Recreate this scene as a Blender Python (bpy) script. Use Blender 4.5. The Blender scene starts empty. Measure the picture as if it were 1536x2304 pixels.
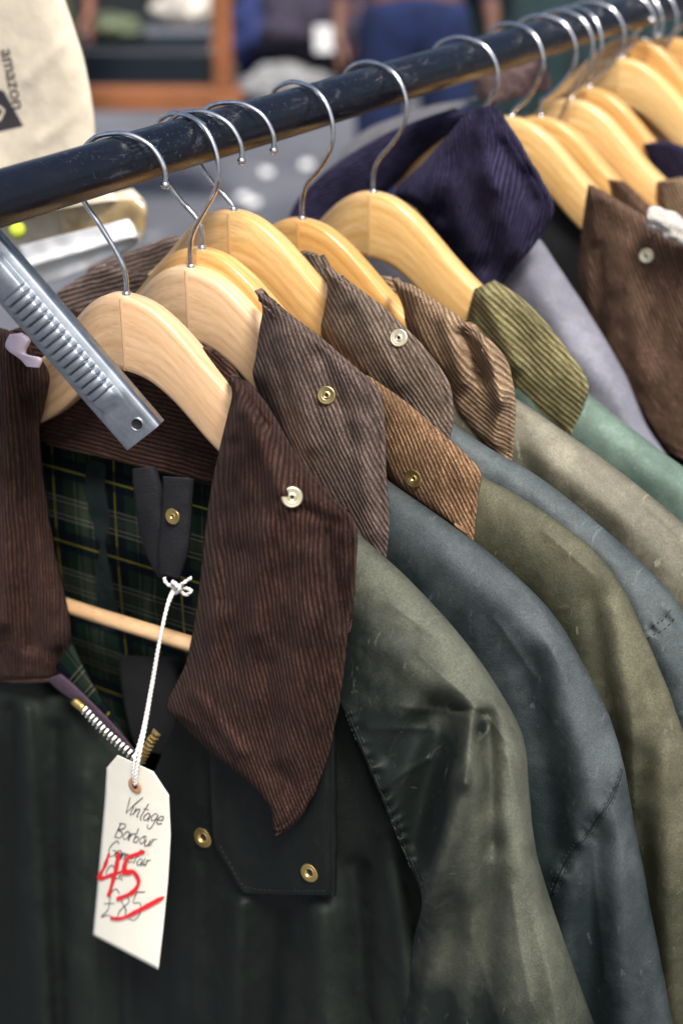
import bpy, math, random
from mathutils import Vector, Matrix, noise
from mathutils.bvhtree import BVHTree
random.seed(3)
rad=math.radians
ZR=1.45; FP=3600.
th=rad(26); ph=rad(35)
Z=Vector((0,0,1))
FH=Vector((-math.sin(ph),math.cos(ph),0)); RT=Vector((math.cos(ph),math.sin(ph),0))
CF=FH*math.cos(th)-Z*math.sin(th); UP=FH*math.sin(th)+Z*math.cos(th)
def ray(px,py): return CF+RT*((px-768)/FP)+UP*((1152-py)/FP)
CAM=Vector((0,0,ZR))-ray(0,445)
def PY(px,py,y):
    d=ray(px,py); return CAM+d*((y-CAM.y)/d.y)
def PX(px,py,x=0.):
    d=ray(px,py); return CAM+d*((x-CAM.x)/d.x)
def PD(px,py,D): return CAM+ray(px,py)*D
scene=bpy.context.scene; COL=scene.collection

# ---------------------------------------------------------------- materials
def newmat(name):
    m=bpy.data.materials.new(name); m.use_nodes=True
    nt=m.node_tree; nt.nodes.clear()
    o=nt.nodes.new('ShaderNodeOutputMaterial'); b=nt.nodes.new('ShaderNodeBsdfPrincipled')
    nt.links.new(b.outputs[0],o.inputs[0]); return m,nt,b
def nd(nt,t,inp=None,**at):
    n=nt.nodes.new('ShaderNode'+t)
    for k,v in at.items(): setattr(n,k,v)
    for k,v in (inp or {}).items():
        if isinstance(v,bpy.types.NodeSocket): nt.links.new(v,n.inputs[k])
        else: n.inputs[k].default_value=v
    return n
def c4(c): return (c[0],c[1],c[2],1)
def coord(nt,kind='Object',scale=(1,1,1)):
    t=nd(nt,'TexCoord'); return nd(nt,'Mapping',{'Vector':t.outputs[kind],'Scale':scale}).outputs[0]
def nz(nt,vec,s,d=4,r=.55,dist=0.):
    return nd(nt,'TexNoise',{'Vector':vec,'Scale':s,'Detail':d,'Roughness':r,'Distortion':dist}).outputs['Fac']
def ramp(nt,fac,a,b,ca=(0,0,0),cb=(1,1,1)):
    n=nd(nt,'ValToRGB',{'Fac':fac}); e=n.color_ramp.elements
    e[0].position=a; e[1].position=b; e[0].color=c4(ca); e[1].color=c4(cb); return n.outputs[0]
def mix(nt,f,a,b,bt='MIX'):
    d={'Fac':f}
    d['Color1']=a if isinstance(a,bpy.types.NodeSocket) else c4(a)
    d['Color2']=b if isinstance(b,bpy.types.NodeSocket) else c4(b)
    return nd(nt,'MixRGB',d,blend_type=bt).outputs[0]
def mth(nt,op,a,b=0.,c=0.,clamp=False):
    n=nd(nt,'Math',operation=op,use_clamp=clamp)
    for i,v in enumerate((a,b,c)):
        if isinstance(v,bpy.types.NodeSocket): nt.links.new(v,n.inputs[i])
        else: n.inputs[i].default_value=v
    return n.outputs[0]
def bump(nt,b,h,dist,st=1.,prev=None):
    d={'Height':h,'Distance':dist,'Strength':st}
    if prev is not None: d['Normal']=prev
    n=nd(nt,'Bump',d); nt.links.new(n.outputs[0],b.inputs['Normal']); return n.outputs[0]
def attr(nt,name): return nd(nt,'Attribute',attribute_name=name).outputs['Fac']

def simple(name,c,rough=.6,metal=0.,var=.25,scale=30,bd=0.,coat=0.):
    m,nt,b=newmat(name); v=coord(nt)
    f=nz(nt,v,scale,5)
    nt.links.new(mix(nt,ramp(nt,f,.3,.7),[x*(1-var) for x in c],[min(1,x*(1+var)) for x in c]),b.inputs['Base Color'])
    b.inputs['Roughness'].default_value=rough; b.inputs['Metallic'].default_value=metal
    b.inputs['Coat Weight'].default_value=coat
    if bd: bump(nt,b,f,bd)
    return m
def corduroy(name,lo,hi,period=.0033,worn=.35,sheen=.2):
    m,nt,b=newmat(name); uv=coord(nt,'UV'); ob=coord(nt)
    sp=nd(nt,'SeparateXYZ',{'Vector':uv}).outputs[0]
    w=nz(nt,uv,16,2); w2=nz(nt,coord(nt,'UV',(1,.22,1)),380,3,.62)
    q=mth(nt,'ADD',sp,mth(nt,'MULTIPLY_ADD',w,.0060,mth(nt,'MULTIPLY',w2,.0026)))
    h0=mth(nt,'MULTIPLY_ADD',mth(nt,'SINE',mth(nt,'MULTIPLY',q,2*math.pi/period)),.5,.5)
    h=mth(nt,'POWER',h0,.5)
    patch=ramp(nt,nz(nt,ob,16,7,.74),.38,.62)
    fuzz=nz(nt,ob,620,4,.8); along=nz(nt,coord(nt,'UV',(1,.16,1)),260,5,.7)
    top=mix(nt,patch,[x*(1-worn) for x in hi],[min(1,x*(1+worn*1.3)) for x in hi])
    top=mix(nt,mth(nt,'MULTIPLY',ramp(nt,along,.44,.66),.6),top,[min(1,x*2.0+.012) for x in hi])
    top=mix(nt,mth(nt,'MULTIPLY',ramp(nt,fuzz,.42,.60),.6),top,[x*.40 for x in hi])
    wr_=mth(nt,'MULTIPLY',attr(nt,'wear_shade'),mth(nt,'MULTIPLY_ADD',fuzz,.9,.1),clamp=True)
    top=mix(nt,wr_,top,[min(1,x*1.9+.015) for x in hi])
    gr=mix(nt,along,lo,[x*2. for x in lo])
    nt.links.new(mix(nt,mth(nt,'MULTIPLY_ADD',h,.94,.04),gr,top),b.inputs['Base Color'])  # shade in the grooves between wales is painted into the base colour
    b.inputs['Roughness'].default_value=.95; b.inputs['Specular IOR Level'].default_value=.1
    b.inputs['Sheen Weight'].default_value=sheen; b.inputs['Sheen Roughness'].default_value=.35
    b.inputs['Sheen Tint'].default_value=c4([min(1,x*2.+.14) for x in hi])
    p=bump(nt,b,h0,.0026,1.); p=bump(nt,b,fuzz,.0016,.9,p); bump(nt,b,nz(nt,ob,40,3),.005,.5,p)
    return m
def wax(name,dk,lt,rough=.5,spec=.35,worn=1.):
    """waxed cotton: dark where the wax sits, pale and matt where it has rubbed off, with painted light and shade mixed in (vertex attribute wear)"""
    m,nt,b=newmat(name); v=coord(nt); vs=coord(nt,'Object',(1,1,.5))
    hi=[min(1,x*1.85+.016*worn) for x in lt]
    f=nz(nt,vs,6,5,.6,.4); g=nz(nt,v,30,8,.72,.2)
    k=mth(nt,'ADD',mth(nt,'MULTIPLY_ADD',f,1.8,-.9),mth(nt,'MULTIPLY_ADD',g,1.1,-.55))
    k=mth(nt,'ADD',k,attr(nt,'wear_shade'),clamp=True)
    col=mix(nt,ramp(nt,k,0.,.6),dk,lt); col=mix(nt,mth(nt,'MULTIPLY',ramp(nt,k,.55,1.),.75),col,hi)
    cre=nz(nt,vs,15,3,.5,.6); ridge=mth(nt,'ABSOLUTE',mth(nt,'SUBTRACT',cre,.5))
    crl=ramp(nt,ridge,.0,.005,(1,1,1),(0,0,0)); msk=ramp(nt,nz(nt,v,17,3),.54,.66)
    crm=mth(nt,'MULTIPLY',crl,msk)
    col=mix(nt,mth(nt,'MULTIPLY',crm,.22*worn),col,hi)
    for rot,th_ in (((.3,.7,.2),.66),((1.1,-.5,.9),.68)):
        scr=nz(nt,nd(nt,'Mapping',{'Vector':coord(nt),'Rotation':rot,'Scale':(190,10,70)}).outputs[0],1.,3,.6,.4)
        col=mix(nt,mth(nt,'MULTIPLY',ramp(nt,scr,th_,th_+.06),.40*worn),col,hi)
    fine=nz(nt,v,700,4,.75)
    col=mix(nt,mth(nt,'MULTIPLY',ramp(nt,fine,.40,.62),.40),col,[x*.6 for x in dk])
    nt.links.new(col,b.inputs['Base Color'])
    nt.links.new(ramp(nt,k,.1,.9,[rough]*3,[min(.95,rough+.2)]*3),b.inputs['Roughness'])
    b.inputs['Specular IOR Level'].default_value=spec
    p=bump(nt,b,nz(nt,v,18,2,.5),.004,.4); p=bump(nt,b,nz(nt,v,80,4,.6),.0009,.7,p)
    bump(nt,b,fine,.00045,1.,p)
    return m
def wood(name,a,bcol,coat=.35):
    m,nt,b=newmat(name); uv=coord(nt,'UV',(9,140,1)); uf=coord(nt,'UV',(90,900,1)); v=coord(nt)
    g=nz(nt,uv,1.,5,.6,.6); fl=ramp(nt,nz(nt,uf,1.,2,.5),.58,.68)
    rings=nd(nt,'TexWave',{'Vector':coord(nt,'UV',(1,1,1)),'Scale':34.,'Distortion':9.,'Detail':3.,'Detail Scale':.8},bands_direction='Y').outputs['Fac']
    col=mix(nt,ramp(nt,g,.32,.68),a,bcol)
    col=mix(nt,mth(nt,'MULTIPLY',ramp(nt,rings,.3,1.),.24),col,[x*.68 for x in a])
    col=mix(nt,mth(nt,'MULTIPLY',fl,.36),col,[x*.42 for x in a])
    oi=nd(nt,'ObjectInfo').outputs['Random']
    col=mix(nt,mth(nt,'MULTIPLY',oi,.25),col,(.88,.56,.26),'MULTIPLY')
    nt.links.new(col,b.inputs['Base Color'])
    b.inputs['Roughness'].default_value=.38; b.inputs['Coat Weight'].default_value=coat; b.inputs['Coat Roughness'].default_value=.12
    bump(nt,b,g,.0003,.4); return m
def metal(name,c,rough=.25,var=.55):
    m,nt,b=newmat(name); v=coord(nt)
    nt.links.new(mix(nt,ramp(nt,nz(nt,v,180,4,.6),.35,.75),c,[x*var for x in c]),b.inputs['Base Color'])
    nt.links.new(ramp(nt,nz(nt,v,90,4),.3,.8,[rough]*3,[rough+.25]*3),b.inputs['Roughness'])
    b.inputs['Metallic'].default_value=1.; return m
def tartan(name,g=1.):
    m,nt,b=newmat(name); uv=coord(nt,'UV'); s=nd(nt,'SeparateXYZ',{'Vector':uv})
    def st(co,per,c,w):
        fr=mth(nt,'FRACT',mth(nt,'ADD',mth(nt,'DIVIDE',co,per),10.))
        return mth(nt,'LESS_THAN',mth(nt,'ABSOLUTE',mth(nt,'SUBTRACT',fr,c)),w)
    tw=mth(nt,'MULTIPLY_ADD',mth(nt,'SINE',mth(nt,'MULTIPLY',mth(nt,'ADD',s.outputs[0],s.outputs[1]),5200.)),.3,.6)
    col=mix(nt,nz(nt,coord(nt),30),(.004,.010,.007),(.008,.018,.011))
    for ax in (0,1):
        co=s.outputs[ax]; P=.066
        col=mix(nt,mth(nt,'MULTIPLY',st(co,P,.2,.14),.75),col,(.002,.003,.007))
        if ax==1:
            for k in (.60,.66,.84,.90): col=mix(nt,mth(nt,'MULTIPLY',st(co,P,k,.012),mth(nt,'MULTIPLY',tw,.6)),col,(.13,.12,.09))
        else:
            for k in (.63,.87): col=mix(nt,mth(nt,'MULTIPLY',st(co,P,k,.009),mth(nt,'MULTIPLY',tw,.45)),col,(.11,.10,.075))
        col=mix(nt,mth(nt,'MULTIPLY',st(co,P,.75,.06),mth(nt,'MULTIPLY',tw,.28)),col,(.06,.065,.045))
        col=mix(nt,mth(nt,'MULTIPLY',st(co,P,.22,.013),mth(nt,'MULTIPLY',tw,.75)),col,(.22,.20,.018))
    nt.links.new(col,b.inputs['Base Color']); b.inputs['Roughness'].default_value=.95
    b.inputs['Specular IOR Level'].default_value=.05
    bump(nt,b,nz(nt,coord(nt),700,2),.0004,.6); return m
def railmat():
    m,nt,b=newmat('black_scuffed_paint'); v=coord(nt,'Object',(1,.3,1))
    sc=ramp(nt,nz(nt,v,120,6,.7,.8),.57,.69); big=ramp(nt,nz(nt,v,28,4,.6),.44,.62)
    pt=ramp(nt,nz(nt,coord(nt),380,3,.6),.63,.69)
    k=mth(nt,'MULTIPLY',mth(nt,'MAXIMUM',sc,pt),big)
    nt.links.new(mix(nt,mth(nt,'MULTIPLY',k,.6),(.003,.004,.008),(.12,.12,.14)),b.inputs['Base Color'])
    nt.links.new(ramp(nt,nz(nt,v,60,5),.3,.7,(.17,)*3,(.40,)*3),b.inputs['Roughness'])
    b.inputs['Specular IOR Level'].default_value=.5
    bump(nt,b,nz(nt,v,90,5),.0005,.5); return m
def asphalt():
    m,nt,b=newmat('asphalt'); v=coord(nt)
    c=mix(nt,ramp(nt,nz(nt,v,1.1,5),.3,.7),(.085,.09,.105),(.15,.155,.175))
    c=mix(nt,ramp(nt,nz(nt,v,6,4),.60,.70),c,(.24,.24,.25)); nt.links.new(c,b.inputs['Base Color'])
    b.inputs['Roughness'].default_value=.8; bump(nt,b,nz(nt,v,200,3),.004,.6); return m

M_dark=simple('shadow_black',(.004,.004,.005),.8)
M_brass=metal('brass',(.76,.60,.28),.26,.75); M_brassold=metal('aged_brass',(.66,.48,.18),.3,.75); M_nick=metal('pale_brass',(.97,.86,.58),.3,.85)
M_zip=simple('zip_metal',(.66,.64,.60),.28,.5,var=.2,scale=200)
M_chrome=metal('polished_steel',(.82,.82,.83),.12); M_galv=metal('galvanised_steel',(.45,.49,.53),.32,.65)
M_w1=wood('beech_pale',(.70,.46,.25),(.86,.63,.40),.5); M_w2=wood('beech_honey',(.72,.43,.14),(.90,.63,.29),.7)
M_w3=wood('beech_orange',(.60,.31,.085),(.82,.50,.18),.7)
M_joint=simple('glue_line',(.42,.25,.12),.6)
M_dow=wood('dowel_wood',(.66,.42,.22),(.80,.55,.31))
M_tartan=tartan('tartan_lining')
M_black=simple('black_tape',(.007,.007,.010),.9,bd=.0006,scale=500,var=.5)
M_thread=simple('dark_thread',(.006,.012,.010),.7); M_threadg=simple('olive_thread',(.020,.026,.018),.8)
M_card=simple('cardboard',(.66,.58,.44),.85,var=.12,scale=40,bd=.0015)
M_cream=simple('manila_card',(.84,.80,.67),.8,var=.03,scale=60,bd=.0003)
M_str=simple('cotton_string',(.74,.71,.65),.9,scale=900,bd=.0005)
M_ink=simple('blue_black_ink',(.02,.022,.04),.5); M_red=simple('red_marker',(.78,.015,.02),.4,var=.12,scale=80)
M_kraft=simple('kraft_ring',(.55,.26,.13),.8)
M_print=simple('grey_print',(.035,.03,.035),.6)
M_paper=simple('white_paper',(.78,.78,.77),.7,var=.05,bd=.001)
M_purple=simple('purple_tape',(.05,.028,.045),.9,scale=300,bd=.0006)

# ---------------------------------------------------------------- builders
def thing(name,loc,label,cat,group=None):
    e=bpy.data.objects.new(name,None); e.empty_display_size=.02; e.location=loc; COL.objects.link(e)
    e['label']=label; e['category']=cat
    if group: e['group']=group
    return e
def mesh(name,vs,fs,mats,parent=None,uv=None,midx=None,smooth=True,wear_shade=None):
    off=Vector((0,0,0))
    if parent is not None:
        p=parent
        while p is not None: off+=p.location; p=p.parent
    me=bpy.data.meshes.new(name); me.from_pydata([tuple(Vector(v)-off) for v in vs],[],fs)
    for m in (mats if isinstance(mats,(list,tuple)) else [mats]): me.materials.append(m)
    if smooth: me.polygons.foreach_set('use_smooth',[True]*len(me.polygons))
    if midx: me.polygons.foreach_set('material_index',midx)
    if uv:
        l=me.uv_layers.new(name='UVMap')
        for lp in me.loops: l.data[lp.index].uv=uv[lp.vertex_index]
    if wear_shade:
        a=me.attributes.new('wear_shade','FLOAT','POINT'); a.data.foreach_set('value',wear_shade)
    me.update(); o=bpy.data.objects.new(name,me); COL.objects.link(o)
    if parent is not None: o.parent=parent
    return o
def cr(pts,n):
    out=[]; N=len(pts)-1
    for k in range(n):
        x=k/(n-1)*N; i=min(int(x),N-1); t=x-i
        p0=pts[max(i-1,0)];p1=pts[i];p2=pts[i+1];p3=pts[min(i+2,N)]
        out.append(tuple(.5*((2*b)+(-a+c)*t+(2*a-5*b+4*c-d)*t*t+(-a+3*b-3*c+d)*t**3) for a,b,c,d in zip(p0,p1,p2,p3)))
    return out
def segd(px,py,f):
    x1,y1,x2,y2=f[:4]; dx=x2-x1;dy=y2-y1; L=dx*dx+dy*dy
    t=((px-x1)*dx+(py-y1)*dy)/L; tc=max(0,min(1,t))
    return math.hypot(px-x1-dx*tc,py-y1-dy*tc),tc*math.sqrt(L)
def foldoff(px,py,folds):
    """sum of cloth folds; negative width = crisp crease instead of a soft one"""
    o=0
    for f in folds:
        d,al=segd(px,py,f); d/=abs(f[4])
        if d<3:
            a=f[5]*(math.exp(-d*d) if f[4]>0 else .8*math.exp(-1.4*(math.sqrt(d*d+.05)-.22))*(1-d/3)**1.5)
            if len(f)>6: a*=noise.noise(Vector((al/f[6],d*.4,f[0]*.01)))*2.2
            o+=a
    return o
def grid_faces(nu,nv,closed=False):
    fs=[]; w=nu
    for j in range(nv-1):
        for i in range(nu if closed else nu-1):
            a=j*w+i;b=j*w+(i+1)%w; fs.append((a,b,b+w,a+w))
    return fs
class Surf: pass
def done(name,vs,fs,mat,parent,uv,wear_shade=None):
    s=Surf(); s.ob=mesh(name,vs,fs,mat,parent,uv,wear_shade=wear_shade); s.bvh=BVHTree.FromPolygons([tuple(v) for v in vs],fs); return s
def hit(s,px,py,lift=0.):
    d=ray(px,py).normalized(); l,n,i,_=s.bvh.ray_cast(CAM,d)
    if l is None: return None,None
    if n.dot(d)>0: n=-n
    return l+n*lift,n
def leaf(name,rows,y,mat,parent,wd=(.35,1),nu=64,nv=110,puff=.008,roll=.02,folds=(),thick=.0045,namp=.0035,rollside='L',seam=True,bend=0.,wob=3.,fwd=0.):
    R_=cr(rows,nv); vs=[];uv=[];we=[]
    cx=sum(r[0]+r[2] for r in rows)/2/len(rows); cy=sum(r[1]+r[3] for r in rows)/2/len(rows)
    p0=PY(cx,cy,y);p1=PY(cx+wd[0],cy+wd[1],y); dd=(p1-p0).normalized(); qq=Vector((dd.z,0,-dd.x))
    for j,r in enumerate(R_):
        v=j/(nv-1); w=math.hypot(r[2]-r[0],r[3]-r[1])
        for i in range(nu):
            t=i/(nu-1); px=r[0]+(r[2]-r[0])*t; py=r[1]+(r[3]-r[1])*t
            e=noise.noise(Vector((px*.02,py*.02,1.3+y*9)))*wob+noise.noise(Vector((px*.05,py*.05,2.3+y*9)))*wob*.25
            tt=t if rollside=='L' else 1-t
            if seam:
                k_=max(0,(t-.8)/.2,(v-.85)/.15); px+=e*k_; py+=e*.4*k_
            o=-puff*math.sin(math.pi*min(1,max(0,t)))**.6*(1-v*.3)-fwd*v
            o+=roll*max(0,1-tt/.16)**2*(1-v*.4) + roll*.6*max(0,1-v/.08)**2
            o+=.006*max(0,(tt-.8)/.2)**2*(1-v)
            de=min((1-tt)*w,(1-v)*len(rows)*70)
            if seam: o+=.0014*math.exp(-((de-17)/5.)**2)+.003*math.exp(-(de/4.)**2)
            fo=foldoff(px,py,folds); o+=fo
            q=Vector((px*.006,py*.004,y*20)); o+=namp*(noise.noise(q)+.55*noise.noise(q*2.3)+.2*noise.noise(q*6))
            p=PY(px,py,y+o); vs.append(p)
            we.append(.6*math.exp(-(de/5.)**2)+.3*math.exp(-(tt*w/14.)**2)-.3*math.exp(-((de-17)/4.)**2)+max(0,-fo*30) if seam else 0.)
            r_=PY(px,py,y)-p0; a=(r_.dot(qq)+fo*.35,r_.dot(dd)); uv.append((a[0]+bend*a[1]*a[1],a[1]))
    fs=grid_faces(nu,nv); s=done(name,vs,fs,mat,parent,uv,we)
    md=s.ob.modifiers.new('thick','SOLIDIFY'); md.thickness=thick; md.offset=-1 if s.ob.data.polygons[0].normal.y<0 else 1
    md.use_even_offset=False
    return s
def shell(name,rows,u,mat,parent,B=.04,kb=.6,m=0.,nu=60,nv=150,folds=(),namp=.003,wr=1.,mirror=False,spots=(),wb=.0):
    rr=[tuple(r)+((B,) if len(r)<5 else ())+((m,) if len(r)<6 else ()) for r in rows]
    R_=cr(rr,nv); vs=[];uv=[];we=[]; n2=nu+nu-2
    for j,r in enumerate(R_):
        fr=[];wf=[]
        for i in range(nu):
            s_=i/(nu-1); t=1-(1-s_)**1.7
            if r[5]>.02: t=t*(1-r[5])+(.5-.5*math.cos(math.pi*s_))*r[5]
            px=r[0]+(r[2]-r[0])*t; py=r[1]+(r[3]-r[1])*t
            prof=math.sqrt(max(0,1-t**2.6)); prof*=(1-r[5])+r[5]*math.sqrt(max(0,1-(1-t)**2.6))
            o=-r[4]*prof
            e=min(1,(1-t)*7); fo=foldoff(px,py,folds)
            o+=fo*e
            q=Vector((px*.0035,py*.0022,u*31)); o+=namp*e*(noise.noise(q)+.5*noise.noise(q*2.4)+.25*wr*noise.noise(q*5.5))
            sil=noise.noise(Vector((px*.006,py*.006,u*13)))*3*wr+noise.noise(Vector((px*.02,py*.02,u*13)))*1.5*wr
            fr.append((px+sil,py+sil*.5,o))
            w_=wb-.12+.48*math.exp(-((t-.86)/.26)**2)*(1-r[5]*.5)+max(-.25,min(.25,-fo*22))  # rubbed ridges; also paints shoulder highlights and fold shade into the colour
            for sx,sy,sr,sa in spots: w_+=sa*math.exp(-((px-sx)**2+(py-sy)**2)/sr/sr)
            wf.append(w_)
        P=[PY(a,b,u+o) for a,b,o in fr]; back=[PY(a,b,u-o*kb+.0005) for a,b,o in fr]
        ring=P+back[-2:0:-1]; vs+=ring; uv+=[(p.x+p.y,p.z) for p in ring]; we+=wf+wf[-2:0:-1]
    fs=grid_faces(n2,nv,True)
    s=done(name,vs,fs,mat,parent,uv,we)
    if mirror:
        mv=[Vector((-v.x,v.y,v.z)) for v in vs]; mesh(name,mv,[f[::-1] for f in fs],mat,parent,uv,wear_shade=we)
    return s
def torso(u,mat,parent,zt=-.26,zb=-.95,hw=.24,ht=.018):
    vs=[];nu=48;nv=30;uv=[]
    for j in range(nv):
        z=ZR+zt+(zb-zt)*j/(nv-1); w=hw*(.75+.25*min(1,j/6))
        for i in range(nu):
            a=2*math.pi*i/nu; x=w*math.cos(a); y=u+ht*math.sin(a)*(1+.4*math.sin(x*60)*j/nv)
            vs.append((x,y,z)); uv.append((x,z))
    return mesh('torso',vs,grid_faces(nu,nv,True),mat,parent,uv)
def tube(name,pts,r,mat,parent,seg=10,n=60,taper=None,twist=0,lump=0.):
    P=[Vector(p) for p in cr([tuple(p) for p in pts],n)] if n else [Vector(p) for p in pts]
    n=len(P); vs=[];uv=[]; L=0; nrm=None
    for k,p in enumerate(P):
        d=(P[min(k+1,n-1)]-P[max(k-1,0)]).normalized()
        if nrm is None: nrm=d.orthogonal().normalized()
        nrm=(nrm-d*nrm.dot(d)).normalized(); b=d.cross(nrm)
        if k: L+=(p-P[k-1]).length
        for i in range(seg):
            a=2*math.pi*i/seg; rr=r*(taper(k/(n-1)) if taper else 1)
            if twist: rr*=1+.28*math.cos(2*(a-L*twist))
            if lump: rr*=1+lump*noise.noise(Vector((math.cos(a)*1.5,math.sin(a)*1.5,L*120)))
            vs.append(p+(nrm*math.cos(a)+b*math.sin(a))*rr); uv.append((L,i/seg*.03))
    fs=grid_faces(seg,n,True); fs.append(tuple(range(seg))[::-1]); fs.append(tuple(range((n-1)*seg,n*seg)))
    return mesh(name,vs,fs,mat,parent,uv)
def basis(n):
    n=n.normalized(); x=Z.cross(n); x=x.normalized() if x.length>.01 else Vector((1,0,0)); return x,n.cross(x),n
def lathe(name,prof,loc,n,mats,parent,seg=36,split=None,sc=1.):
    x,y,z=basis(n); vs=[]; mi=[]
    for r,h in prof:
        for i in range(seg):
            a=2*math.pi*i/seg; vs.append(loc+(x*math.cos(a)*r+y*math.sin(a)*r+z*h)*sc)
    fs=grid_faces(seg,len(prof),True); mi=[(1 if (split is not None and k//seg<split) else 0) for k in range(len(fs))]
    return mesh(name,vs,fs,mats,parent,midx=mi)
mm=.001
STUD=[(0.01*mm,.2*mm),(1.3*mm,.2*mm),(1.5*mm,1.5*mm),(2.1*mm,1.7*mm),(2.7*mm,.8*mm),(3.2*mm,.8*mm),(3.6*mm,1.25*mm),(4.1*mm,.8*mm),(4.5*mm,1.25*mm),(5.0*mm,.8*mm),(5.5*mm,1.3*mm),(6.1*mm,1.1*mm),(6.6*mm,.4*mm),(6.6*mm,-.6*mm)]
EYE=[(0.01*mm,-.2*mm),(2.3*mm,-.2*mm),(2.5*mm,.9*mm),(3.0*mm,1.4*mm),(3.8*mm,1.2*mm),(4.1*mm,.9*mm),(4.5*mm,1.2*mm),(5.6*mm,1.0*mm),(6.3*mm,.4*mm),(6.3*mm,-.6*mm)]
def stud(s,px,py,parent,mat=None,sc=1.,prof=None):
    l,n=hit(s,px,py,0)
    if l is None: l=PY(px,py,.05); n=Vector((0,-1,.2))
    n=(n*.5+Vector((.25,-1,.35)).normalized()*.6).normalized()
    lathe('snap_stud',prof or STUD,l+n*.0004,n,[mat or M_brass,M_dark],parent,split=1,sc=sc)
def stitches(s,pl,parent,mat=None,step=.0042,ln=.0027,r=.00042,lift=.0003,name='stitching'):
    P=[]
    for a in cr([tuple(p) for p in pl],160):
        l,_=hit(s,a[0],a[1],lift)
        if l is not None: P.append(l)
    if len(P)<3: return
    vs=[];fs=[];acc=0.;k=0
    while k<len(P)-1:
        d=P[k+1]-P[k]
        acc+=d.length
        if acc>=step:
            acc=0; dd=d.normalized(); a=P[k]-dd*ln/2; b=P[k]+dd*ln/2; o1=dd.orthogonal().normalized(); o2=dd.cross(o1); base=len(vs)
            for q,sc in ((a,.3),(P[k],1.),(b,.3)):
                for i in range(6):
                    an=i*math.pi/3; vs.append(q+(o1*math.cos(an)+o2*math.sin(an))*r*sc)
            for j in range(2):
                for i in range(6): fs.append((base+j*6+i,base+j*6+(i+1)%6,base+j*6+6+(i+1)%6,base+j*6+6+i))
        k+=1
    if fs: mesh(name,vs,fs,mat or M_thread,parent)
def seamline(s,pl,parent,mat,r=.0011,name='seam'):
    P=[]
    for a in cr([tuple(p) for p in pl],50):
        l,_=hit(s,a[0],a[1],-.0002)
        if l is not None: P.append(l)
    if len(P)>4: tube(name,P,r,mat,parent,seg=8,n=0)

# ---------------------------------------------------------------- ground & rail
def plane(name,size,z,mat):
    o=mesh(name,[(-size,-size,z),(size,-size,z),(size,size,z),(-size,size,z)],[(0,1,2,3)],mat,smooth=False); o['kind']='structure'; return o
plane('ground',80,0,asphalt())
rail=thing('clothes_rail',(0,.6,ZR),'long round black scuffed metal tube carrying the jackets','clothes rail')
RR=.0175
tube('rail_tube',[(0,-.55+.05*i,ZR+.0004*math.sin(i)) for i in range(70)],RR,railmat(),rail,seg=40,n=0)
for yy in (-.5,2.75):
    tube('upright',[(0,yy,ZR-.017),(0,yy,.7),(0,yy,.02)],.016,rail.children[0].data.materials[0],rail,seg=20,n=10)

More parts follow.
